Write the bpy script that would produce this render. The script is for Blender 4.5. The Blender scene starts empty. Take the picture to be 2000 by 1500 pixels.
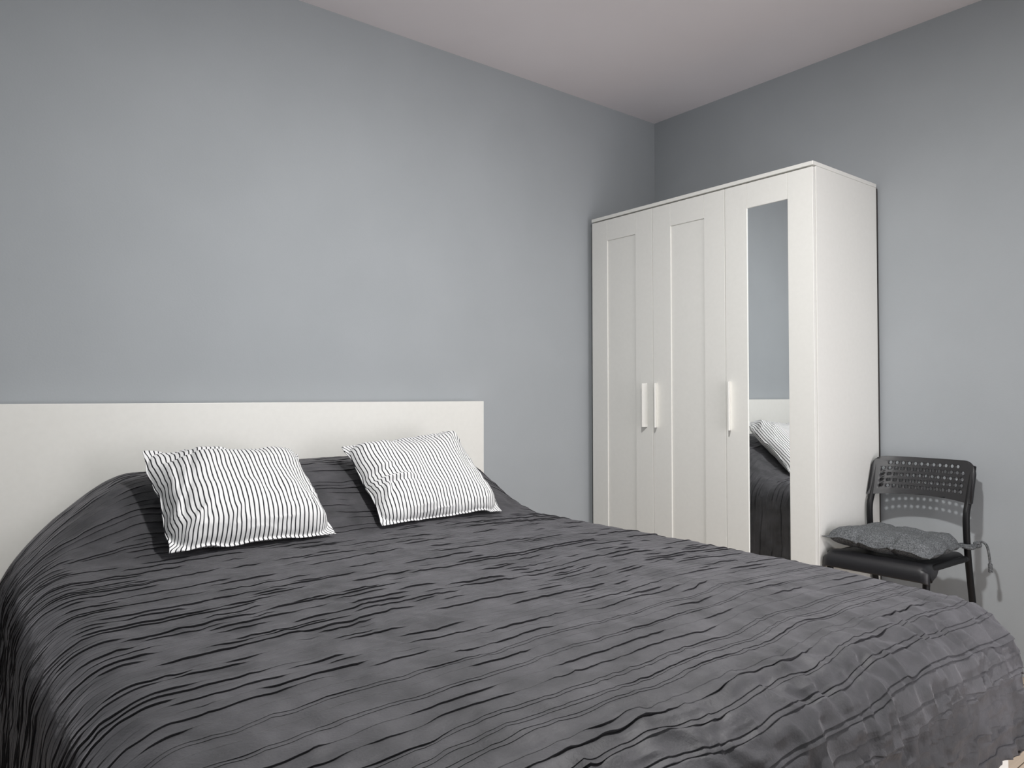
import bpy, bmesh, math, random
import numpy as np
from mathutils import Vector, Matrix

PI = math.pi
SC = bpy.context.scene
COL = SC.collection

# ------------------------------------------------------------------ camera
cam_data = bpy.data.cameras.new('camera')
cam = bpy.data.objects.new('camera', cam_data)
COL.objects.link(cam)
cam_data.sensor_width = 36.0
cam_data.lens = 1434.2 * 36.0 / 2000.0
cam_data.clip_start = 0.02
RIGHT = Vector((0.7826, -0.6225, -0.0020))
UPV = Vector((-0.0095, -0.0152, 0.9998))
FWD = Vector((0.6225, 0.7825, 0.0178))
M = Matrix(((RIGHT.x, UPV.x, -FWD.x), (RIGHT.y, UPV.y, -FWD.y), (RIGHT.z, UPV.z, -FWD.z)))
cam.matrix_world = Matrix.Translation((-3.1059, -2.6448, 1.0152)) @ M.to_4x4()
SC.camera = cam

# ------------------------------------------------------------------ world, light, exposure
world = bpy.data.worlds.new('world')
SC.world = world
world.use_nodes = True
world.node_tree.nodes['Background'].inputs[0].default_value = (0.6, 0.65, 0.75, 1)
world.node_tree.nodes['Background'].inputs[1].default_value = 0.05
SC.view_settings.view_transform = 'Standard'
SC.view_settings.look = 'None'
SC.view_settings.gamma = 1.0
SC.view_settings.use_curve_mapping = False
SC.view_settings.exposure = 0.15
LAMP_X, LAMP_Y = -1.95, -1.75
H = 2.513                                   # ceiling height
LAMP_EMISSION = 940.0                        # the glowing dome of the ceiling lamp (built below)
LAMP_COLOR = (1.0, 0.99, 0.975)
# daylight through the glazed balcony door behind and to the right of the camera
WIN_X0, WIN_X1, WIN_Z0, WIN_Z1 = -1.75, -.55, .10, 1.95
ld = bpy.data.lights.new('daylight', 'AREA')
ld.shape = 'RECTANGLE'
ld.size = WIN_X1 - WIN_X0
ld.size_y = WIN_Z1 - WIN_Z0
ld.energy = 33.0
ld.color = (1.0, 0.97, 1.0)
lo = bpy.data.objects.new('daylight', ld)
lo.location = ((WIN_X0 + WIN_X1) / 2, -3.05 - .16, (WIN_Z0 + WIN_Z1) / 2)
lo.rotation_euler = (math.pi / 2, 0, 0)
COL.objects.link(lo)

# ------------------------------------------------------------------ helpers
def tag(o, label=None, cat=None, group=None, kind=None):
    if label: o['label'] = label
    if cat: o['category'] = cat
    if group: o['group'] = group
    if kind: o['kind'] = kind
    return o

def empty(name, loc, rz=0.0):
    o = bpy.data.objects.new(name, None)
    o.location = loc
    o.rotation_euler = (0, 0, rz)
    o.empty_display_size = 0.1
    COL.objects.link(o)
    return o

def link_mesh(name, me, mat, parent=None, smooth=False):
    o = bpy.data.objects.new(name, me)
    COL.objects.link(o)
    if mat: me.materials.append(mat)
    if smooth:
        me.polygons.foreach_set('use_smooth', [True] * len(me.polygons))
    if parent: o.parent = parent
    return o

def link_bm(name, bm, mat, parent=None, smooth=False):
    bmesh.ops.recalc_face_normals(bm, faces=bm.faces[:])
    me = bpy.data.meshes.new(name)
    bm.to_mesh(me); bm.free()
    return link_mesh(name, me, mat, parent, smooth)

def bm_box(bm, x0, x1, y0, y1, z0, z1, bev=0.0, seg=2):
    r = bmesh.ops.create_cube(bm, size=1.0)
    vs = r['verts']
    for v in vs:
        v.co = Vector((x0 + (v.co.x + .5) * (x1 - x0), y0 + (v.co.y + .5) * (y1 - y0), z0 + (v.co.z + .5) * (z1 - z0)))
    if bev > 0:
        es = list({e for v in vs for e in v.link_edges})
        bmesh.ops.bevel(bm, geom=es, offset=bev, segments=seg, profile=0.5, affect='EDGES')

def box(name, x0, x1, y0, y1, z0, z1, mat, parent=None, bev=0.0, seg=2):
    bm = bmesh.new()
    bm_box(bm, x0, x1, y0, y1, z0, z1, bev, seg)
    return link_bm(name, bm, mat, parent)

def smooth_path(pts, n=8):
    """Catmull-Rom through the given points"""
    P = [Vector(p) for p in pts]
    P = [2 * P[0] - P[1]] + P + [2 * P[-1] - P[-2]]
    out = []
    for i in range(1, len(P) - 2):
        for k in range(n):
            t = k / n
            a, b, c, d = P[i - 1], P[i], P[i + 1], P[i + 2]
            out.append(0.5 * ((2 * b) + (c - a) * t + (2 * a - 5 * b + 4 * c - d) * t * t + (3 * b - a - 3 * c + d) * t ** 3))
    out.append(P[-2])
    return out

def bm_tube(bm, pts, rad, seg=14, cap=True):
    pts = [Vector(p) for p in pts]
    rads = rad if isinstance(rad, (list, tuple)) else [rad] * len(pts)
    rings = []
    up = None
    for i, p in enumerate(pts):
        t = (pts[min(i + 1, len(pts) - 1)] - pts[max(i - 1, 0)]).normalized()
        if up is None:
            up = Vector((0, 1, 0)) if abs(t.y) < .9 else Vector((1, 0, 0))
        a = (up - up.dot(t) * t).normalized()
        up = a
        b = t.cross(a)
        rings.append([bm.verts.new(p + rads[i] * (math.cos(2 * PI * k / seg) * a + math.sin(2 * PI * k / seg) * b)) for k in range(seg)])
    for i in range(len(rings) - 1):
        for k in range(seg):
            bm.faces.new((rings[i][k], rings[i][(k + 1) % seg], rings[i + 1][(k + 1) % seg], rings[i + 1][k]))
    if cap:
        bm.faces.new(rings[0]); bm.faces.new(rings[-1])

def grid_mesh(name, P, uv=None):
    """P: (nr, nc, 3) array -> quad grid mesh"""
    nr, nc = P.shape[:2]
    me = bpy.data.meshes.new(name)
    me.vertices.add(nr * nc)
    me.vertices.foreach_set('co', P.reshape(-1).astype(np.float32))
    i = np.arange(nr * nc).reshape(nr, nc)
    q = np.stack([i[:-1, :-1], i[:-1, 1:], i[1:, 1:], i[1:, :-1]], -1).reshape(-1, 4)
    nf = len(q)
    me.loops.add(nf * 4)
    me.loops.foreach_set('vertex_index', q.reshape(-1).astype(np.int32))
    me.polygons.add(nf)
    me.polygons.foreach_set('loop_start', np.arange(0, nf * 4, 4, dtype=np.int32))
    me.update(calc_edges=True)
    me.validate()
    if uv is not None:
        l = me.uv_layers.new(name='cloth')
        l.data.foreach_set('uv', uv.reshape(-1, 2)[q.reshape(-1)].reshape(-1).astype(np.float32))
    return me

_lat = {}
def vnoise(x, y, seed=0):
    """smooth value noise in [-1, 1]"""
    if seed not in _lat:
        _lat[seed] = np.random.default_rng(1000 + seed).uniform(-1, 1, (256, 256))
    L = _lat[seed]
    x = np.asarray(x, float); y = np.asarray(y, float)
    xi = np.floor(x).astype(int); yi = np.floor(y).astype(int)
    fx = x - xi; fy = y - yi
    fx = fx * fx * fx * (fx * (fx * 6 - 15) + 10); fy = fy * fy * fy * (fy * (fy * 6 - 15) + 10)
    a = L[xi % 256, yi % 256]; b = L[(xi + 1) % 256, yi % 256]
    c = L[xi % 256, (yi + 1) % 256]; d = L[(xi + 1) % 256, (yi + 1) % 256]
    return (a * (1 - fx) + b * fx) * (1 - fy) + (c * (1 - fx) + d * fx) * fy

def sstep(a, b, x):
    t = np.clip((np.asarray(x, float) - a) / (b - a), 0, 1)
    return t * t * (3 - 2 * t)

# ------------------------------------------------------------------ materials
def mat(name, col, rough=0.5, metallic=0.0, spec=0.5):
    m = bpy.data.materials.new(name)
    m.use_nodes = True
    b = m.node_tree.nodes['Principled BSDF']
    b.inputs['Base Color'].default_value = (*col, 1)
    b.inputs['Roughness'].default_value = rough
    b.inputs['Metallic'].default_value = metallic
    b.inputs['Specular IOR Level'].default_value = spec
    return m

def noise_var(m, scale, c1, c2, detail=4.0, bump=0.0, bscale=None, coord='Object', bdist=0.001, stretch=None):
    """mottle the base colour between c1 and c2 and add fine relief"""
    nt = m.node_tree; N = nt.nodes; L = nt.links
    b = N['Principled BSDF']
    tc = N.new('ShaderNodeTexCoord')
    src = tc.outputs[coord]
    if stretch:
        mp = N.new('ShaderNodeMapping'); mp.inputs['Scale'].default_value = stretch
        L.new(src, mp.inputs['Vector']); src = mp.outputs[0]
    n = N.new('ShaderNodeTexNoise'); n.inputs['Scale'].default_value = scale; n.inputs['Detail'].default_value = detail
    L.new(src, n.inputs['Vector'])
    r = N.new('ShaderNodeValToRGB')
    r.color_ramp.elements[0].position = .3; r.color_ramp.elements[0].color = (*c1, 1)
    r.color_ramp.elements[1].position = .7; r.color_ramp.elements[1].color = (*c2, 1)
    L.new(n.outputs[0], r.inputs[0]); L.new(r.outputs[0], b.inputs['Base Color'])
    if bump:
        n2 = N.new('ShaderNodeTexNoise'); n2.inputs['Scale'].default_value = bscale or scale; n2.inputs['Detail'].default_value = 5
        L.new(src, n2.inputs['Vector'])
        bp = N.new('ShaderNodeBump'); bp.inputs['Strength'].default_value = bump; bp.inputs['Distance'].default_value = bdist
        L.new(n2.outputs[0], bp.inputs['Height']); L.new(bp.outputs[0], b.inputs['Normal'])
    return m

M_wall = noise_var(mat('grey_blue_wall_paint', (.4, .42, .44), .75, spec=.25), 3.0, (.362, .385, .402), (.383, .406, .424), bump=.25, bscale=160, bdist=.001)
M_ceil = noise_var(mat('white_ceiling_paint', (.8, .78, .78), .8, spec=.2), 2.0, (.815, .768, .782), (.84, .795, .81), bump=.15, bscale=90, bdist=.001)
M_white = noise_var(mat('white_foil_furniture', (.8, .8, .76), .42, spec=.4), 60, (.79, .785, .745), (.81, .805, .765), bump=.06, bscale=400, bdist=.0005)
M_door = noise_var(mat('white_foil_door', (.8, .8, .76), .45, spec=.4), 60, (.79, .785, .745), (.81, .805, .765), bump=.06, bscale=400, bdist=.0005)
M_mirror = mat('mirror_glass', (.9, .92, .92), .0, 1.0)
M_gap_shade = mat('dark_gap_shade', (.035, .03, .027), .9)  # near-black colour painted in for the shade behind the wardrobe
M_black = noise_var(mat('black_plastic', (.012, .012, .014), .42, spec=.5), 300, (.011, .011, .013), (.016, .016, .018), bump=.15, bscale=900, bdist=.0004)
M_tube = mat('black_lacquered_steel', (.006, .006, .007), .5, 0.0, .3)
M_rubber = mat('black_rubber', (.01, .01, .01), .8)
M_mattress = noise_var(mat('white_mattress_ticking', (.7, .7, .68), .9), 40, (.66, .66, .64), (.74, .74, .72))

def cloth_mat():
    m = mat('charcoal_bedspread_cotton', (.07, .07, .075), .62, spec=.36)
    noise_var(m, 14, (.037, .037, .040), (.076, .0745, .081), detail=9, bump=.4, bscale=210, bdist=.0022, stretch=(1, 1, 1))
    b = m.node_tree.nodes['Principled BSDF']
    b.inputs['Sheen Weight'].default_value = .15
    b.inputs['Sheen Roughness'].default_value = .42
    b.inputs['Sheen Tint'].default_value = (.95, .93, 1.0, 1)
    return m
M_cloth = cloth_mat()

def heather_mat():
    m = mat('heather_grey_felt', (.09, .095, .1), .95, spec=.1)
    noise_var(m, 260, (.045, .049, .052), (.20, .208, .215), detail=3, bump=.6, bscale=420, bdist=.0015)
    return m
M_heather = heather_mat()

def stripe_mat():
    m = mat('white_cotton_with_dark_stripes', (.85, .85, .85), .85, spec=.15)
    nt = m.node_tree; N = nt.nodes; L = nt.links
    b = N['Principled BSDF']
    uv = N.new('ShaderNodeUVMap'); uv.uv_map = 'cloth'
    sep = N.new('ShaderNodeSeparateXYZ'); L.new(uv.outputs[0], sep.inputs[0])
    d = N.new('ShaderNodeMath'); d.operation = 'DIVIDE'; d.inputs[1].default_value = .0122
    L.new(sep.outputs[0], d.inputs[0])
    fr = N.new('ShaderNodeMath'); fr.operation = 'FRACT'; L.new(d.outputs[0], fr.inputs[0])
    r = N.new('ShaderNodeValToRGB')
    e = r.color_ramp.elements
    e[0].position = 0.0; e[0].color = (.022, .022, .026, 1)
    e[1].position = .24; e[1].color = (.022, .022, .026, 1)
    w = e.new(.29); w.color = (.80, .80, .80, 1)
    w = e.new(.97); w.color = (.80, .80, .80, 1)
    w = e.new(1.0); w.color = (.022, .022, .026, 1)
    L.new(fr.outputs[0], r.inputs[0]); L.new(r.outputs[0], b.inputs['Base Color'])
    tc = N.new('ShaderNodeTexCoord')
    n = N.new('ShaderNodeTexNoise'); n.inputs['Scale'].default_value = 45; n.inputs['Detail'].default_value = 8
    L.new(tc.outputs['Object'], n.inputs['Vector'])
    bp = N.new('ShaderNodeBump'); bp.inputs['Strength'].default_value = .35; bp.inputs['Distance'].default_value = .006
    L.new(n.outputs[0], bp.inputs['Height']); L.new(bp.outputs[0], b.inputs['Normal'])
    return m
M_stripe = stripe_mat()

def pane_mat():
    m = bpy.data.materials.new('clear_window_glass')
    m.use_nodes = True
    nt = m.node_tree; N = nt.nodes; L = nt.links
    N.remove(N['Principled BSDF'])
    t = N.new('ShaderNodeBsdfTransparent'); g = N.new('ShaderNodeBsdfGlossy'); g.inputs['Roughness'].default_value = 0
    fr = N.new('ShaderNodeFresnel'); mx = N.new('ShaderNodeMixShader')
    L.new(fr.outputs[0], mx.inputs[0]); L.new(t.outputs[0], mx.inputs[1]); L.new(g.outputs[0], mx.inputs[2])
    L.new(mx.outputs[0], N['Material Output'].inputs[0])
    return m
M_pane = pane_mat()

def floor_mat():
    m = mat('warm_laminate_floor', (.45, .33, .22), .45, spec=.4)
    nt = m.node_tree; N = nt.nodes; L = nt.links
    b = N['Principled BSDF']
    tc = N.new('ShaderNodeTexCoord')
    br = N.new('ShaderNodeTexBrick')
    br.inputs['Scale'].default_value = 1.0
    br.inputs['Brick Width'].default_value = 1.28; br.inputs['Row Height'].default_value = .192
    br.inputs['Mortar Size'].default_value = .0015
    br.inputs['Color1'].default_value = (.66, .53, .41, 1); br.inputs['Color2'].default_value = (.60, .475, .36, 1)
    br.inputs['Mortar'].default_value = (.12, .08, .05, 1)
    L.new(tc.outputs['Object'], br.inputs['Vector'])
    mp = N.new('ShaderNodeMapping'); mp.inputs['Scale'].default_value = (1.5, 22, 1)
    L.new(tc.outputs['Object'], mp.inputs[0])
    n = N.new('ShaderNodeTexNoise'); n.inputs['Scale'].default_value = 3; n.inputs['Detail'].default_value = 7
    L.new(mp.outputs[0], n.inputs['Vector'])
    mx = N.new('ShaderNodeMix'); mx.data_type = 'RGBA'; mx.blend_type = 'MULTIPLY'
    mx.inputs[0].default_value = .45
    L.new(br.outputs[0], mx.inputs[6]); L.new(n.outputs[0], mx.inputs[7]); L.new(mx.outputs[2], b.inputs['Base Color'])
    return m
M_floor = floor_mat()

# ------------------------------------------------------------------ room
XL, YF = -3.75, -3.05                       # far sides of the room, behind and left of the camera
T = .12
def struct(name, *a):
    return tag(box(name, *a), kind='structure')
struct('wall_back', XL - T, T, 0.0, T, 0, H, M_wall)
struct('wall_right', 0.0, T, YF - T, 0.0, 0, H, M_wall)
struct('wall_left', XL - T, XL, YF - T, 0.0, 0, H, M_wall)
def wall_with_opening():
    bm = bmesh.new()
    bm_box(bm, XL, WIN_X0, YF - T, YF, 0, H)
    bm_box(bm, WIN_X1, 0.0, YF - T, YF, 0, H)
    bm_box(bm, WIN_X0, WIN_X1, YF - T, YF, WIN_Z1, H)
    bm_box(bm, WIN_X0, WIN_X1, YF - T, YF, 0, WIN_Z0)
    tag(link_bm('wall_front', bm, M_wall), kind='structure')
wall_with_opening()
def glazed_window():
    bm = bmesh.new()
    a, b, c, d = WIN_X0, WIN_X1, WIN_Z0, WIN_Z1
    w = .06
    for bx in ((a, a + w, c, d), (b - w, b, c, d), (a + w, b - w, d - w, d), (a + w, b - w, c, c + w)):
        bm_box(bm, bx[0], bx[1], YF - .09, YF - .03, bx[2], bx[3], .003)
    f = tag(link_bm('window_1', bm, M_white), kind='structure')
    box('pane', a + w, b - w, YF - .064, YF - .056, c + w, d - w, M_pane, f)
glazed_window()
struct('floor', XL - T, T, YF - T, T, -.1, 0, M_floor)
struct('ceiling', XL - T, T, YF - T, T, H, H + .1, M_ceil)

# ------------------------------------------------------------------ ceiling lamp (above the frame)
lamp = tag(empty('ceiling_lamp', (LAMP_X, LAMP_Y, H)), 'round white flush ceiling lamp in the middle of the ceiling', 'lamp')
def lathe(name, prof, m, parent, seg=32, smooth=True):
    bm = bmesh.new()
    rings = []
    for r, z in prof:
        rings.append([bm.verts.new((r * math.cos(2 * PI * k / seg), r * math.sin(2 * PI * k / seg), z)) for k in range(seg)])
    for i in range(len(rings) - 1):
        for k in range(seg):
            bm.faces.new((rings[i][k], rings[i][(k + 1) % seg], rings[i + 1][(k + 1) % seg], rings[i + 1][k]))
    return link_bm(name, bm, m, parent, smooth)
lathe('housing', [(.001, 0), (.080, 0), (.084, -.004), (.084, -.055), (.080, -.061), (.072, -.061), (.072, -.055), (.001, -.055)], M_white, lamp)
md = mat('lit_diffuser', (.9, .9, .88), .5)
md.node_tree.nodes['Principled BSDF'].inputs['Emission Color'].default_value = (*LAMP_COLOR, 1)
md.node_tree.nodes['Principled BSDF'].inputs['Emission Strength'].default_value = LAMP_EMISSION
lathe('diffuser', [(.001, -.0705), (.02, -.0703), (.04, -.0695), (.055, -.0675), (.064, -.0645), (.069, -.0615), (.071, -.057)], md, lamp)

# ------------------------------------------------------------------ wardrobe
WX0, WX1 = -.52, -.02                       # front plane of the doors, back
WY1, WY0 = -.0366, -1.2066                  # left and right sides as seen
ward = tag(empty('wardrobe', ((WX0 + WX1) / 2, (WY0 + WY1) / 2, 0)),
           'tall white three-door wardrobe with a narrow mirror in its right door', 'wardrobe')
wo = ward.location
def wbox(name, x0, x1, y0, y1, z0, z1, m, parent=ward, bev=.001, off=None):
    p = off if off is not None else wo
    return box(name, x0 - p.x, x1 - p.x, y0 - p.y, y1 - p.y, z0 - p.z, z1 - p.z, m, parent, bev)
DT = .018
wbox('side_panel', WX0 + DT + .003, WX1, WY1 - .016, WY1, 0, 1.884, M_white)
wbox('side_panel', WX0 + DT + .003, WX1, WY0, WY0 + .016, 0, 1.884, M_white)
wbox('top_panel', WX0 - .001, WX1, WY0 - .001, WY1 + .001, 1.8845, 1.90, M_white, bev=.0015)
wbox('back_panel', WX1, WX1 + .012, WY0 + .0005, WY1 - .0005, .05, 1.882, M_gap_shade, bev=0)  # fills the wall gap; its dark edge stands in for the gap's shadow
wbox('bottom_shelf', WX0 + DT + .004, WX1 - .006, WY0 + .016, WY1 - .016, .06, .076, M_white)
wbox('plinth', WX0 + .03, WX0 + .046, WY0 + .016, WY1 - .016, 0, .06, M_white)
wbox('divider', WX0 + DT + .004, WX1 - .006, WY1 - .39 - .008, WY1 - .39 + .008, .076, 1.884, M_white)
DZ0, DZ1 = .062, 1.8785
PZ0, PZ1 = .17, 1.777
def make_door(k):
    y1 = WY1 - .39 * k - .0012
    y0 = WY1 - .39 * (k + 1) + .0012
    s = .1035
    bm = bmesh.new()
    xo, yo, zo = wo.x, wo.y, wo.z
    X0, X1 = WX0 - xo, WX0 + DT - xo
    j = .0006
    bm_box(bm, X0, X1, y1 - s - yo, y1 - yo, DZ0, DZ1, .0012)
    bm_box(bm, X0, X1, y0 - yo, y0 + s - yo, DZ0, DZ1, .0012)
    bm_box(bm, X0 + .0003, X1, y0 + s + j - yo, y1 - s - j - yo, PZ1, DZ1, .0012)
    bm_box(bm, X0 + .0003, X1, y0 + s + j - yo, y1 - s - j - yo, DZ0, PZ0, .0012)
    d = link_bm('door', bm, M_door, ward)
    if k < 2:
        box('panel', X0 + .0055, X0 + .012, y0 + s - .002 - yo, y1 - s + .002 - yo, PZ0 - .002, PZ1 + .002, M_door, d)
    else:
        d['label'] = 'white right-hand door framing a tall mirror'
        m = box('mirror', X0 + .004, X0 + .008, y0 + s - .002 - yo, y1 - s + .002 - yo, PZ0 - .002, PZ1 + .002, M_mirror, d)
        m['label'] = 'tall narrow mirror'
    # pull handle: a bar of wedge section leaning away from the door's closing edge
    if k == 0:
        yb, lean = y0 + .0355, 1
    else:
        yb, lean = (y1 - .0165, -1) if k == 1 else (y1 - .0165, -1)
    z0, z1 = .877, 1.077
    # section points (distance out from the door, distance along lean)
    sec = [(0, -.003), (.020, .0055), (.0215, .0085), (.0245, .0085), (.0245, .012), (.0215, .0135), (.0185, .0125), (0, .005)]
    bm = bmesh.new()
    a = [bm.verts.new((X0 - p, yb + lean * q - yo, z0)) for p, q in sec]
    b = [bm.verts.new((X0 - p, yb + lean * q - yo, z1)) for p, q in sec]
    n = len(sec)
    for i in range(n):
        bm.faces.new((a[i], a[(i + 1) % n], b[(i + 1) % n], b[i]))
    bm.faces.new(a); bm.faces.new(b)
    link_bm('handle', bm, M_white, d)
for k in range(3):
    make_door(k)

# ------------------------------------------------------------------ bed
BX0, BX1 = -2.967, -1.207
bed = tag(empty('bed', ((BX0 + BX1) / 2, -1.05, 0)), 'white double bed with a plain wide headboard against the grey wall', 'bed')
bo = bed.location
def bbox(name, x0, x1, y0, y1, z0, z1, m=M_white, bev=.0015):
    return box(name, x0 - bo.x, x1 - bo.x, y0 - bo.y, y1 - bo.y, z0, z1, m, bed, bev)
bbox('headboard', BX0, BX1, -.06, -.012, .0, .9977)
bbox('side_rail', BX0 + .065, BX0 + .105, -2.03, -.06, .02, .37)
bbox('side_rail', BX1 - .105, BX1 - .065, -2.03, -.06, .02, .37)
bbox('footboard', BX0 + .052, BX1 - .052, -2.055, -2.03, .0, .38)
bbox('centre_beam', (BX0 + BX1) / 2 - .03, (BX0 + BX1) / 2 + .03, -2.03, -.06, .18, .26)
for i in range(14):
    y = -.16 - i * .137
    bbox('slat', BX0 + .105, BX1 - .105, y - .035, y + .035, .262, .28)

mat_bm = bmesh.new()
bm_box(mat_bm, -.765, .765, -.97, .97, 0, .262, .06, 4)
mt = link_bm('mattress', mat_bm, M_mattress, None, True)
mt.location = ((BX0 + BX1) / 2, -1.045, .2805)
tag(mt, 'white mattress hidden under the charcoal bedspread', 'mattress')

# ------------------------------------------------------------------ bedspread
QX0, QX1 = -2.84, -1.334                    # where the cloth starts to turn down at the sides
QY = -1.955                                 # ... and at the foot
YH = -.0635                                 # head end
def bump(x, y):
    fx = sstep(-2.96, -2.60, x) * (1 - sstep(-1.44, -1.19, x))
    fy = sstep(-.57, -.17, y)
    return .188 * fx * fy * (1 + .025 * sstep(-2.3, -1.8, x))
def top_z(x, y):
    xc = (QX0 + QX1) / 2
    crown = .022 * (1 - ((x - xc) / .85) ** 2)
    return .578 + crown - .016 * sstep(-1.55, -2.05, y) * 1.0 + .004 * vnoise(x * 3.1, y * 3.1, 5)
def sheet(a, y):
    """position of the cloth point with flat coordinates (a, y)"""
    hd = sstep(-.85, -.2, y)                # towards the pillows the side turns down earlier and rounder
    q0 = QX0 + .05 * hd
    qx = np.clip(a, q0, QX1); qy = np.maximum(y, QY)
    ox = a - qx; oy = y - qy
    L = np.sqrt(ox * ox + oy * oy) + 1e-12
    nx, ny = ox / L, oy / L
    # the corners of the cloth are cut round
    Lr = np.minimum(.5 / np.maximum(np.abs(nx), 1e-6), .352 / np.maximum(np.abs(ny), 1e-6))
    L = L / np.sqrt((nx / .5) ** 2 + (ny / .352) ** 2 + 1e-12) / Lr
    L = np.where((np.abs(ox) + np.abs(oy)) < 1e-9, 1e-12, L)
    rs = .12 + .04 * hd * (a < -2)
    r = np.where(L > 1e-9, rs * nx * nx + .14 * ny * ny, .12)
    arc = r * PI / 2
    th = np.minimum(L / r, PI / 2)
    rest = np.maximum(L - arc, 0)
    flare = .085 + .03 * vnoise(a * 4, y * 4, 9)
    h = r * np.sin(th) + flare * rest
    drop = r * (1 - np.cos(th)) + rest * np.sqrt(1 - .085 ** 2)
    X = qx + nx * h; Y = qy + ny * h
    return np.stack([X, Y, top_z(qx, qy) - drop + bump(X, Y)], -1)

def build_bedspread():
    rng = np.random.default_rng(7)
    TL = (YH - QY) + .352                   # cloth length head to foot hem
    # pleats: centre, kind, strength
    pl = []
    t = .03
    while t < TL - .03:
        foot = sstep(1.45, 1.75, t)
        if rng.uniform() < .6 * foot:
            pl.append((t, 1)); pl.append((t + .0085, 1)); t += .0085
        else:
            pl.append((t, 0))
        t += rng.uniform(.011, .031) + .008 * foot
    U = np.array([-13, -9, -6, -4, -2.5, -1.2, -.4, 0, .4, .8, 1.3, 2, 3, 4.5, 6.5]) * 1e-3
    tau = [0.0, TL]
    for c, k in pl:
        tau += list(c + U)
    tau += list(np.arange(0, TL, .006))
    tau = np.unique(np.clip(np.array(tau), 0, TL))
    keep = [0]
    for i in range(1, len(tau)):
        if tau[i] - tau[keep[-1]] > .00035: keep.append(i)
    tau = tau[keep]
    a0, a1 = QX0 - .5, QX1 + .5
    A = np.arange(a0, a1 + 1e-6, .0068)
    aa, tt = np.meshgrid(A, tau)            # rows run along the pleats
    # pleat lines wander
    fade = sstep(0, .12, tt) * (1 - sstep(TL - .12, TL, tt))
    wand = fade * (.022 * vnoise(aa / .42, tt / .6, 1) + .008 * vnoise(aa / .14, tt / .18, 2) + .0022 * vnoise(aa / .05, tt / .07, 3))
    hh = np.zeros_like(tt); dt = np.zeros_like(tt)
    for i, (c, k) in enumerate(pl):
        rows = np.where((tau > c - .0145) & (tau < c + .0075))[0]
        if len(rows) == 0: continue
        r0, r1 = rows[0], rows[-1] + 1
        u = (tau[r0:r1] - c)[:, None]
        n1 = vnoise(A / .125, np.full_like(A, i * 7.3 + .5), 11)
        n2 = vnoise(A / .055, np.full_like(A, i * 3.7 + .5), 12)
        base = rng.uniform(-.35, .35)
        s = n1 + .5 * n2 + base
        if k == 0:
            amp = .16 + .9 * sstep(.12, .72, s + .25 * sstep(-2.4, -2.75, A) ) * rng.uniform(.6, 1.3)
        else:
            amp = .30 + .75 * sstep(.45, 1.0, s)
        # calmer patch in the middle of the bed, livelier at the left edge
        yy = YH - c
        amp = amp[None, :]
        amp = amp * (1 + .9 * sstep(1.85, 2.05, c))
        gm = .9 * float(sstep(1.8, 2.02, c))
        w = .0135 if k == 0 else .006
        up = np.clip((u + w) / w, 0, 1)
        rise = np.where(u <= 0, up ** 2, 0)
        down = np.where(u > 0, np.interp(u[:, 0], [0, .0013, .003, .0065], [1, -.75 - gm, -.5 - .6 * gm, 0])[:, None], 0)
        hs = np.where(u <= 0, rise, down)
        d_up = np.where(u <= 0, up ** 3, 0)
        d_dn = np.where(u > 0, np.interp(u[:, 0], [0, .0013, .003, .0065], [1, -.35, -.25, 0])[:, None], 0)
        ds = np.where(u <= 0, d_up, d_dn)
        Hk = .0026 if k == 0 else .0019
        hh[r0:r1] += Hk * amp * hs
        dt[r0:r1] += .0034 * amp * ds
    # puckers and soft waves in the cloth
    foot = sstep(1.78, 2.02, tt) * sstep(-2.9, -2.2, aa)
    ridge = lambda x, y, s: 1 - 2 * np.abs(vnoise(x, y, s))
    puck = ridge(aa / .045 + .5 * vnoise(aa / .1, tt / .1, 24), tt / .16, 21) * .5 + vnoise(aa / .022, tt / .09, 22) * .45
    hh += (.0008 + .0056 * foot) * puck
    hh += (.0003 + .0046 * foot) * (ridge(aa / .030 + .6 * vnoise(aa / .08, tt / .05, 27), tt / .045, 28) + .6 * ridge(aa / .06, tt / .022, 29))
    hh += (.0026 + .0010 * foot) * vnoise(aa / .26, tt / .3, 23) * sstep(0, .1, tt)
    hh += .0012 * vnoise(aa / .07, tt / .03, 25) + .0011 * ridge(aa / .035 + .8 * tt / .05, tt / .09, 32) + .0007 * ridge(aa / .05 - .6 * tt / .05, tt / .12, 33)
    hh += .0008 * vnoise(aa / .02, tt / .018, 26)
    # pressed fold lines from the packet
    for (ax, ay, bx, by, am) in ((-2.45, 1.0, -2.30, 1.85, .0016), (-2.62, 1.25, -2.38, 1.62, .0016), (-2.52, 1.05, -2.33, 1.42, .0014),
                                 (-2.1, .75, -2.1, 1.9, .0012), (-1.72, .7, -1.72, 1.8, .0012), (-2.5, 1.33, -1.4, 1.33, .001)):
        vx, vy = bx - ax, by - ay
        l2 = vx * vx + vy * vy
        s = np.clip(((aa - ax) * vx + (tt - ay) * vy) / l2, 0, 1)
        dd = np.hypot(aa - ax - s * vx, tt - ay - s * vy)
        hh += am * np.exp(-(dd / .0055) ** 2)
    hh *= sstep(-.001, .02, tt) * .8 + .2
    # side drapes: a few long soft folds running down
    side = sstep(.10, .4, np.maximum(QX0 - aa, aa - QX1))
    hh += side * .012 * vnoise(aa / .5, tt / .09, 31)
    y0 = YH - (tt + wand + dt)
    y0 = np.minimum(y0, YH)
    P = sheet(aa, y0)
    yb = YH - (tt + wand)
    e = 1e-3
    du = sheet(aa + e, yb) - sheet(aa - e, yb)
    dv = sheet(aa, yb + e) - sheet(aa, yb - e)
    n = np.cross(du, dv)
    n /= np.linalg.norm(n, axis=-1, keepdims=True) + 1e-12
    P = P + n * hh[..., None]
    P[..., 1] = np.minimum(P[..., 1], YH)
    me = grid_mesh('bedspread', P)
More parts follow.
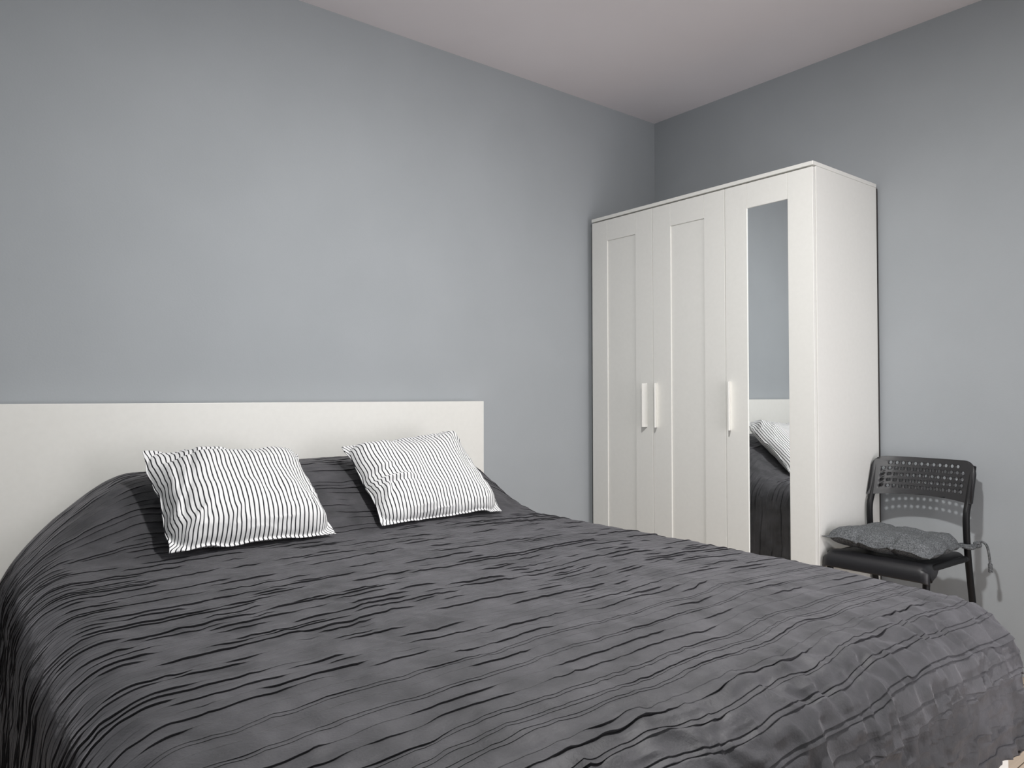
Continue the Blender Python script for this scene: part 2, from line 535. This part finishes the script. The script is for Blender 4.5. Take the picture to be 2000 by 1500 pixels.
    o = link_mesh('bedspread', me, M_cloth, None, True)
    tag(o, 'charcoal grey crinkle-pleated bedspread covering the whole double bed', 'bedspread')
    # hem band along the foot
    i0 = np.searchsorted(tau, TL - .024)
    hp = P[i0:] + n[i0:] * .0022
    last = P[-1:] + n[-1:] * .0022 + np.array([0, 0, -.004])
    under = P[-1:] - n[-1:] * .002 + np.array([0, 0, -.004])
    inn = P[i0:][::-1] - n[i0:][::-1] * .002
    hp = np.concatenate([P[i0:i0 + 1], hp, last, under, inn], 0)
    hem = link_mesh('hem', grid_mesh('hem', hp), M_cloth, o, True)
    return o
build_bedspread()

# ------------------------------------------------------------------ pillows and cushions
def pillow_surface(BL, BR, TR, TL_, Tf, Tb, n=150, D=.17, sag=.05, seedn=0, wr=1.0, corner=.10, W=.47, Hh=.44, flange=0.0):
    """front and back sheet of a stuffed cushion given its four corners; returns arrays (P, uv)"""
    BL, BR, TR, TL_ = [np.array(v, float) for v in (BL, BR, TR, TL_)]
    g = np.linspace(-1, 1, n)
    g = np.sign(g) * (1 - (1 - np.abs(g)) ** 1.25)
    u, v = np.meshgrid(g, g)
    hw, hv = W / 2, Hh / 2
    # edges pull in between the corners
    us = u * (1 - sag * (1 - v ** 2) * np.abs(u) ** 3)
    vs = v * (1 - sag * .8 * (1 - u ** 2) * np.abs(v) ** 3)
    us = us + .022 * wr * vnoise(v * 3.5 + 3, u * 1.2, 40 + seedn) * np.abs(u) ** 4
    vs = vs + .010 * wr * vnoise(u * 3.5 + 9, v * 1.2, 41 + seedn) * np.abs(v) ** 4
    s, t = (us + 1) / 2, (vs + 1) / 2
    base = (BL * ((1 - s) * (1 - t))[..., None] + BR * (s * (1 - t))[..., None] + TR * (s * t)[..., None] + TL_ * ((1 - s) * t)[..., None])
    nrm = np.cross(BR - BL + TR - TL_, TL_ - BL + TR - BR)
    nrm /= np.linalg.norm(nrm)
    rim = np.maximum(np.abs(u), np.abs(v)) ** 6
    base = base + nrm * (.012 * wr * rim * vnoise(u * 3.3 + 1, v * 3.3 + 2, 43 + seedn))[..., None]
    # distance inside a rounded rectangle that stands for the stuffing
    rc = corner
    ax, ay = np.abs(u) * hw - (hw - .004 - rc), np.abs(v) * hv - (hv - .004 - flange * (v < 0) - rc)
    d = rc - (np.hypot(np.maximum(ax, 0), np.maximum(ay, 0)) + np.minimum(np.maximum(ax, ay), 0))
    d = np.maximum(d, 0)
    q = np.clip(d / D, 0, 1)
    f = (1 - (1 - q) ** 2.3) ** .62
    edge = np.exp(-(d / .05) ** 1.0)
    wrk = wr * (.0065 * vnoise(u * 4 + 3, v * 4, 50 + seedn) + .0045 * (1 - 2 * np.abs(vnoise(u * 9 + .8 * vnoise(u * 3, v * 3, 53), v * 3.2, 51 + seedn))) * edge
                + .004 * (1 - 2 * np.abs(vnoise(u * 3.2, v * 9 + .8 * vnoise(u * 3, v * 3, 54), 52 + seedn))) * edge)
    uv = np.stack([u * hw + 1.0, v * hv + 1.0], -1)
    return base, nrm, f, wrk, uv, u, v, d

def stuffed(name, corners, Tf, Tb, matl, parent=None, loc=None, extra=None, rest=False, **kw):
    base, nrm, f, wrk, uv, u, v, d = pillow_surface(*corners, Tf, Tb, **kw)
    up = nrm
    hf = .0016 + Tf * f + wrk * np.minimum(1, f * 1.6)
    hb = -.0016 - Tb * f + wrk * np.minimum(1, f * 1.6) * .5
    if extra is not None:
        base, hf, hb = extra(base, hf, hb, u, v, d)
    F = base + hf[..., None] * up
    B = base + hb[..., None] * up
    if rest:
        for S_ in (F, B):                    # settle on the bedspread
            S_[..., 2] = np.maximum(S_[..., 2], top_z(S_[..., 0], S_[..., 1]) + bump(S_[..., 0], S_[..., 1]) + (.0125 if S_ is F else .0105))
    n = F.shape[0]
    # the cloth keeps its stripe spacing over the bulge: measure the pattern along the surface
    ds_ = np.linalg.norm(np.diff(F, axis=1), axis=-1)
    arc = np.concatenate([np.zeros((F.shape[0], 1)), np.cumsum(ds_, axis=1)], 1)
    mid = np.array([np.interp(0, u[0], arc[i_]) for i_ in range(F.shape[0])])
    arc = arc - mid[:, None]
    k_ = np.ones(9) / 9                      # keep neighbouring rows in step
    ap = np.concatenate([arc[:1]] * 4 + [arc] + [arc[-1:]] * 4, 0)
    arc = sum(ap[j_:j_ + F.shape[0]] for j_ in range(9)) / 9
    uv = uv.copy()
    uv[..., 0] = 1.0 + arc * .93
    o3 = np.array(loc if loc is not None else (0, 0, 0), float)
    # one closed mesh: front grid + mirrored back grid + border strip
    me = bpy.data.meshes.new(name)
    V = np.concatenate([F.reshape(-1, 3), B.reshape(-1, 3)], 0) - o3
    idx = np.arange(n * n).reshape(n, n)
    qf = np.stack([idx[:-1, :-1], idx[:-1, 1:], idx[1:, 1:], idx[1:, :-1]], -1).reshape(-1, 4)
    qb = qf[:, ::-1] + n * n
    ring = np.concatenate([idx[0, :-1], idx[:-1, -1], idx[-1, ::-1][:-1], idx[::-1, 0][:-1]])
    rn = np.roll(ring, -1)
    qr = np.stack([ring, ring + n * n, rn + n * n, rn], -1)
    Q = np.concatenate([qf, qb, qr], 0)
    me.vertices.add(len(V)); me.vertices.foreach_set('co', V.reshape(-1).astype(np.float32))
    me.loops.add(len(Q) * 4); me.loops.foreach_set('vertex_index', Q.reshape(-1).astype(np.int32))
    me.polygons.add(len(Q)); me.polygons.foreach_set('loop_start', np.arange(0, len(Q) * 4, 4, dtype=np.int32))
    me.update(calc_edges=True); me.validate()
    UV = np.concatenate([uv.reshape(-1, 2), uv.reshape(-1, 2)], 0)
    l = me.uv_layers.new(name='cloth')
    l.data.foreach_set('uv', UV[Q.reshape(-1)].reshape(-1).astype(np.float32))
    o = link_mesh(name, me, matl, parent, True)
    o.location = o3
    return o

def ear_left(base, hf, hb, u, v, d):
    # upper left ear stands out from the stuffing along a crease; lower left bunches up
    w = sstep(-.45, -.80, u) * sstep(.25, .75, v) if False else (1 - sstep(-.80, -.40, u)) * sstep(.15, .65, v)
    hf = hf * (1 - .55 * w)
    cr = np.exp(-((u + .62 - .25 * (v - .3)) / .035) ** 2) * sstep(.0, .35, v) * (1 - sstep(.75, .95, v))
    cr2 = np.exp(-((v - .72 - .06 * u) / .035) ** 2) * (1 - sstep(-.2, .25, u)) * sstep(-.9, -.7, u)
    hf = hf - .007 * cr - .007 * cr2
    # bunched folds by the left edge and the lower left corner
    for (uc, vc, L, ang, am) in ((-.86, .12, .30, 1.45, .008), (-.78, -.1, .3, 1.3, .006), (-.72, -.75, .32, .95, .008), (-.3, -.72, .22, .9, .007), (-.88, -.4, .3, 1.5, .008)):
        ca, sa = math.cos(ang), math.sin(ang)
        p = (u - uc) * ca + (v - vc) * sa
        q = -(u - uc) * sa + (v - vc) * ca
        hf = hf + am * np.exp(-(q / .045) ** 2 - (p / L) ** 2) - .7 * am * np.exp(-((q + .075) / .04) ** 2 - (p / L) ** 2)
    return base, hf, hb
def ear_right(base, hf, hb, u, v, d):
    for (uc, vc, L, ang, am) in ((-.62, -.18, .30, -.15, .009), (-.8, -.36, .2, 1.2, .008), (.82, .72, .25, 2.2, .008), (.55, .55, .3, 2.3, .004), (-.7, .15, .25, .1, .005)):
        ca, sa = math.cos(ang), math.sin(ang)
        p = (u - uc) * ca + (v - vc) * sa
        q = -(u - uc) * sa + (v - vc) * ca
        hf = hf + am * np.exp(-(q / .045) ** 2 - (p / L) ** 2) - .7 * am * np.exp(-((q + .075) / .04) ** 2 - (p / L) ** 2)
    return base, hf, hb

GROUP = 'striped cushions leaning at the head of the bed'
c1 = stuffed('striped_cushion', ((-2.612, -.592, .606), (-2.150, -.600, .606), (-2.115, -.215, .815), (-2.618, -.29, .8538)), .085, .055, M_stripe,
             loc=(-2.37, -.45, .61), extra=ear_left, rest=True, corner=.07, seedn=0, flange=.007, W=.48, Hh=.46, D=.15)
tag(c1, 'plumper left striped cushion, slouched near the middle of the headboard', 'cushion', GROUP)
c2 = stuffed('striped_cushion', ((-1.974, -.562, .606), (-1.4796, -.548, .606), (-1.4861, -.25, .8802), (-1.9706, -.27, .8441)), .065, .06, M_stripe,
             loc=(-1.73, -.42, .61), extra=ear_right, rest=True, corner=.07, seedn=4, flange=.005, W=.50, Hh=.46, D=.17)
tag(c2, 'flatter right striped cushion, nearer the wardrobe, one pointed corner up', 'cushion', GROUP)

# ------------------------------------------------------------------ chair
CY = -1.400                                 # centre line of the chair
chair = tag(empty('chair', (-.29, CY, 0)), 'black plastic chair with a perforated backrest beside the wardrobe', 'chair')
co = chair.location
def cpt(x, y, z):
    return (x - co.x, y - co.y, z)
# tubes: rear legs run up into the backrest
rear = [(-.075, .755), (-.122, .63), (-.143, .578), (-.141, .50), (-.128, .41), (-.095, .26), (-.035, .012)]
for s in (1, -1):
    y = CY + s * .175
    bm = bmesh.new()
    bm_tube(bm, smooth_path([cpt(x, y, z) for x, z in rear], 8), .0115)
    leg = link_bm('leg', bm, M_tube, chair, True)
    bm = bmesh.new()
    bm_tube(bm, [cpt(-.038, y, .022), cpt(-.033, y, 0)], .0135)
    link_bm('foot_cap', bm, M_rubber, leg, True)
for s in (1, -1):
    y = CY + s * .168
    bm = bmesh.new()
    bm_tube(bm, smooth_path([cpt(-.15, CY + s * .175, .425), cpt(-.30, y, .425), cpt(-.43, y, .425), cpt(-.462, y, .405), cpt(-.47, y, .36), cpt(-.478, y, .2), cpt(-.485, y, .012)], 8), .0115)
    leg = link_bm('leg', bm, M_tube, chair, True)
    bm = bmesh.new()
    bm_tube(bm, [cpt(-.4845, y, .022), cpt(-.4855, y, 0)], .0135)
    link_bm('foot_cap', bm, M_rubber, leg, True)
bm = bmesh.new()
bm_tube(bm, [cpt(-.20, CY - .172, .425), cpt(-.20, CY + .172, .425)], .009)
link_bm('cross_bar', bm, M_tube, chair, True)

def build_backrest():
    HW = .189
    ZB, ZT = .622, .7745
    p = .0224
    cu = bpy.data.curves.new('back_outline', 'CURVE')
    cu.dimensions = '2D'; cu.fill_mode = 'BOTH'; cu.extrude = .0028
    def poly(pts):
        sp = cu.splines.new('POLY'); sp.points.add(len(pts) - 1)
        for q, (x, y) in zip(sp.points, pts): q.co = (x, y, 0, 1)
        sp.use_cyclic_u = True
    R = .042
    out = []
    for k in range(13):                      # arched lower edge
        s = -1 + 2 * k / 12
        out.append((s * HW, ZB + .012 * (1 - s * s)))
    for k in range(9):
        a = k / 8 * PI / 2
        out.append((HW - R + R * math.cos(a), ZT - R + R * math.sin(a)))
    for k in range(9):
        a = PI / 2 + k / 8 * PI / 2
        out.append((-HW + R + R * math.cos(a), ZT - R + R * math.sin(a)))
    poly(out)
    for row in range(5):
        z = ZT - .0245 - p * row
        for c in range(14):
            if row == 0 and c in (0, 13): continue
            y = (c - 6.5) * p
            zz = z
            poly([(y + .0064 * math.cos(2 * PI * k / 14), zz + .0064 * math.sin(2 * PI * k / 14)) for k in range(14)])
    tmp = bpy.data.objects.new('tmp', cu)
    COL.objects.link(tmp)
    dg = bpy.context.evaluated_depsgraph_get()
    me = bpy.data.meshes.new_from_object(tmp.evaluated_get(dg))
    bpy.data.objects.remove(tmp)
    bpy.data.curves.remove(cu)
    bm = bmesh.new(); bm.from_mesh(me); bpy.data.meshes.remove(me)
    bmesh.ops.remove_doubles(bm, verts=bm.verts[:], dist=1e-5)
    for k in range(-8, 9):
        bmesh.ops.bisect_plane(bm, geom=bm.verts[:] + bm.edges[:] + bm.faces[:], plane_co=(k * p, 0, 0), plane_no=(1, 0, 0), dist=1e-6)
    bm.verts.index_update(); NP = len(bm.verts)
    # sleeves round the tubes at both ends, continued over the corners as a rolled rim
    for s in (1, -1):
        pts = [(s * .1765, ZB + .001 + .002 * k, 0) for k in range(1)] + [(s * .1765, z, 0) for z in (.64, .67, .70, .725)]
        for k in range(1, 8):
            a = k / 8 * PI / 2
            pts.append((s * (.1765 - .034 * (1 - math.cos(a))), .725 + .040 * math.sin(a), 0))
        pts.append((s * .12, ZT - .0075, 0)); pts.append((s * .06, ZT - .0045, 0)); pts.append((0, ZT - .004, 0))
        rr = [.0142] * 5 + [.0142 - .0014 * k for k in range(1, 8)] + [.0038, .0034, .0032]
        bm_tube(bm, pts, rr, 12)
    bm.verts.index_update()
    # stand it up, lean it back and bow it towards the wall
    for v in bm.verts:
        a, z, th = v.co.x, v.co.y, v.co.z
        k = a / HW
        lean = -.123 + (z - .63) * .36
        x = lean + .026 * (1 - k * k) - .012 + th - ((.0035 + .0075 * float(sstep(.55, .93, abs(k)))) if v.index < NP else 0)
        v.co = Vector(cpt(x + .012, CY - a, z))
    o = link_bm('backrest', bm, M_black, chair, False)
    o.data.polygons.foreach_set('use_smooth', [len(f.vertices) == 4 for f in o.data.polygons])
    return o
build_backrest()

def build_seat():
    # section from the back edge over the front lip, thickness 5 mm
    prof = [(-.135, .442), (-.17, .441), (-.25, .437), (-.33, .437), (-.40, .441), (-.44, .445), (-.465, .4445), (-.483, .438), (-.494, .426), (-.4995, .41), (-.501, .390)]
    prof = [(v.x, v.z) for v in smooth_path([(x, 0, z) for x, z in prof], 4)]
    n = len(prof); m = 41
    P = np.zeros((n, m, 3))
    for i, (x, z) in enumerate(prof):
        f = sstep(-.36, -.47, x) if False else 1 - sstep(-.47, -.36, x)
        hw = .172 + .015 * f
        back = sstep(-.2, -.13, x)
        hw -= .012 * back
        for j in range(m):
            s = -1 + 2 * j / (m - 1)
            e = max(0, (abs(s) - .86) / .14)
            dz = -(.013 + .03 * f) * e ** 2
            if z < .43: dz *= .25
            dz += -.006 * (1 - s * s) * (1 - f)
            P[i, j] = cpt(x + .014 * e ** 2 * f, CY + s * hw, z + dz)
    me = grid_mesh('seat', P)
    o = link_mesh('seat', me, M_black, chair, True)
    md_ = o.modifiers.new('t', 'SOLIDIFY'); md_.thickness = .005; md_.offset = 0
    return o
build_seat()

# ------------------------------------------------------------------ seat cushion with ties
def tuft(base, hf, hb, u, v, d):
    for uc in (-.38, .38):
        for vc in (-.38, .38):
            r = np.hypot(u - uc, v - vc)
            hf = hf - .020 * np.exp(-(r / .13) ** 1.3)
            hb = hb + .008 * np.exp(-(r / .12) ** 1.3)
    # darts along the front and back edges
    for uc in (-.36, .30):
        hf = hf - .010 * np.exp(-((u - uc) / .05) ** 2) * (1 - sstep(-.95, -.45, v))
        hb = hb + .008 * np.exp(-((u - uc) / .06) ** 2) * (1 - sstep(-.95, -.6, v))
        hf = hf - .008 * np.exp(-((u - uc - .05) / .05) ** 2) * sstep(.45, .95, v)
    # bend down over the front edge of the seat, the left front corner kicks up
    base = base.copy()
    base[..., 2] += .006 * (1 - sstep(-.95, -.5, u)) * (1 - sstep(-.9, -.3, v))
    return base, hf, hb
sc = stuffed('seat_cushion', ((-.492, -1.214, .494), (-.475, -1.583, .476), (-.155, -1.577, .476), (-.150, -1.232, .484)), .040, .028, M_heather,
             loc=(-.32, -1.40, .46), extra=tuft, seedn=8, W=.37, Hh=.34, D=.075, corner=.05, sag=.03, n=90, wr=.7)
tag(sc, 'padded heather grey tufted cushion with tie strings on the black chair', 'cushion')
so = sc.location
def tie(pts, rads):
    bm = bmesh.new()
    bm_tube(bm, smooth_path([(x - so.x, y - so.y, z - so.z) for x, y, z in pts], 6), rads, 10)
    return link_bm('tie', bm, M_heather, sc, True)
P1 = [(-.166, -1.560, .474), (-.156, -1.588, .474), (-.128, -1.592, .472), (-.112, -1.590, .470), (-.108, -1.602, .481), (-.108, -1.616, .486), (-.108, -1.628, .475), (-.107, -1.634, .45), (-.106, -1.637, .418), (-.105, -1.638, .396), (-.105, -1.638, .381)]
n1 = (len(P1) - 1) * 6 + 1
tie(P1, [.0060 - .0016 * min(1, i / 20) + (.0032 if i > n1 - 12 else 0) for i in range(n1)])
P2 = [(-.165, -1.568, .470), (-.156, -1.590, .466), (-.134, -1.596, .466), (-.1165, -1.584, .468), (-.1165, -1.562, .47), (-.136, -1.5545, .472), (-.158, -1.556, .474)]
n2 = (len(P2) - 1) * 6 + 1
tie(P2, [.0062] * n2)
P3 = [(-.122, -1.592, .474), (-.112, -1.598, .468), (-.106, -1.606, .472), (-.110, -1.600, .48), (-.120, -1.592, .478)]
tie(P3, [.0065] * ((len(P3) - 1) * 6 + 1))
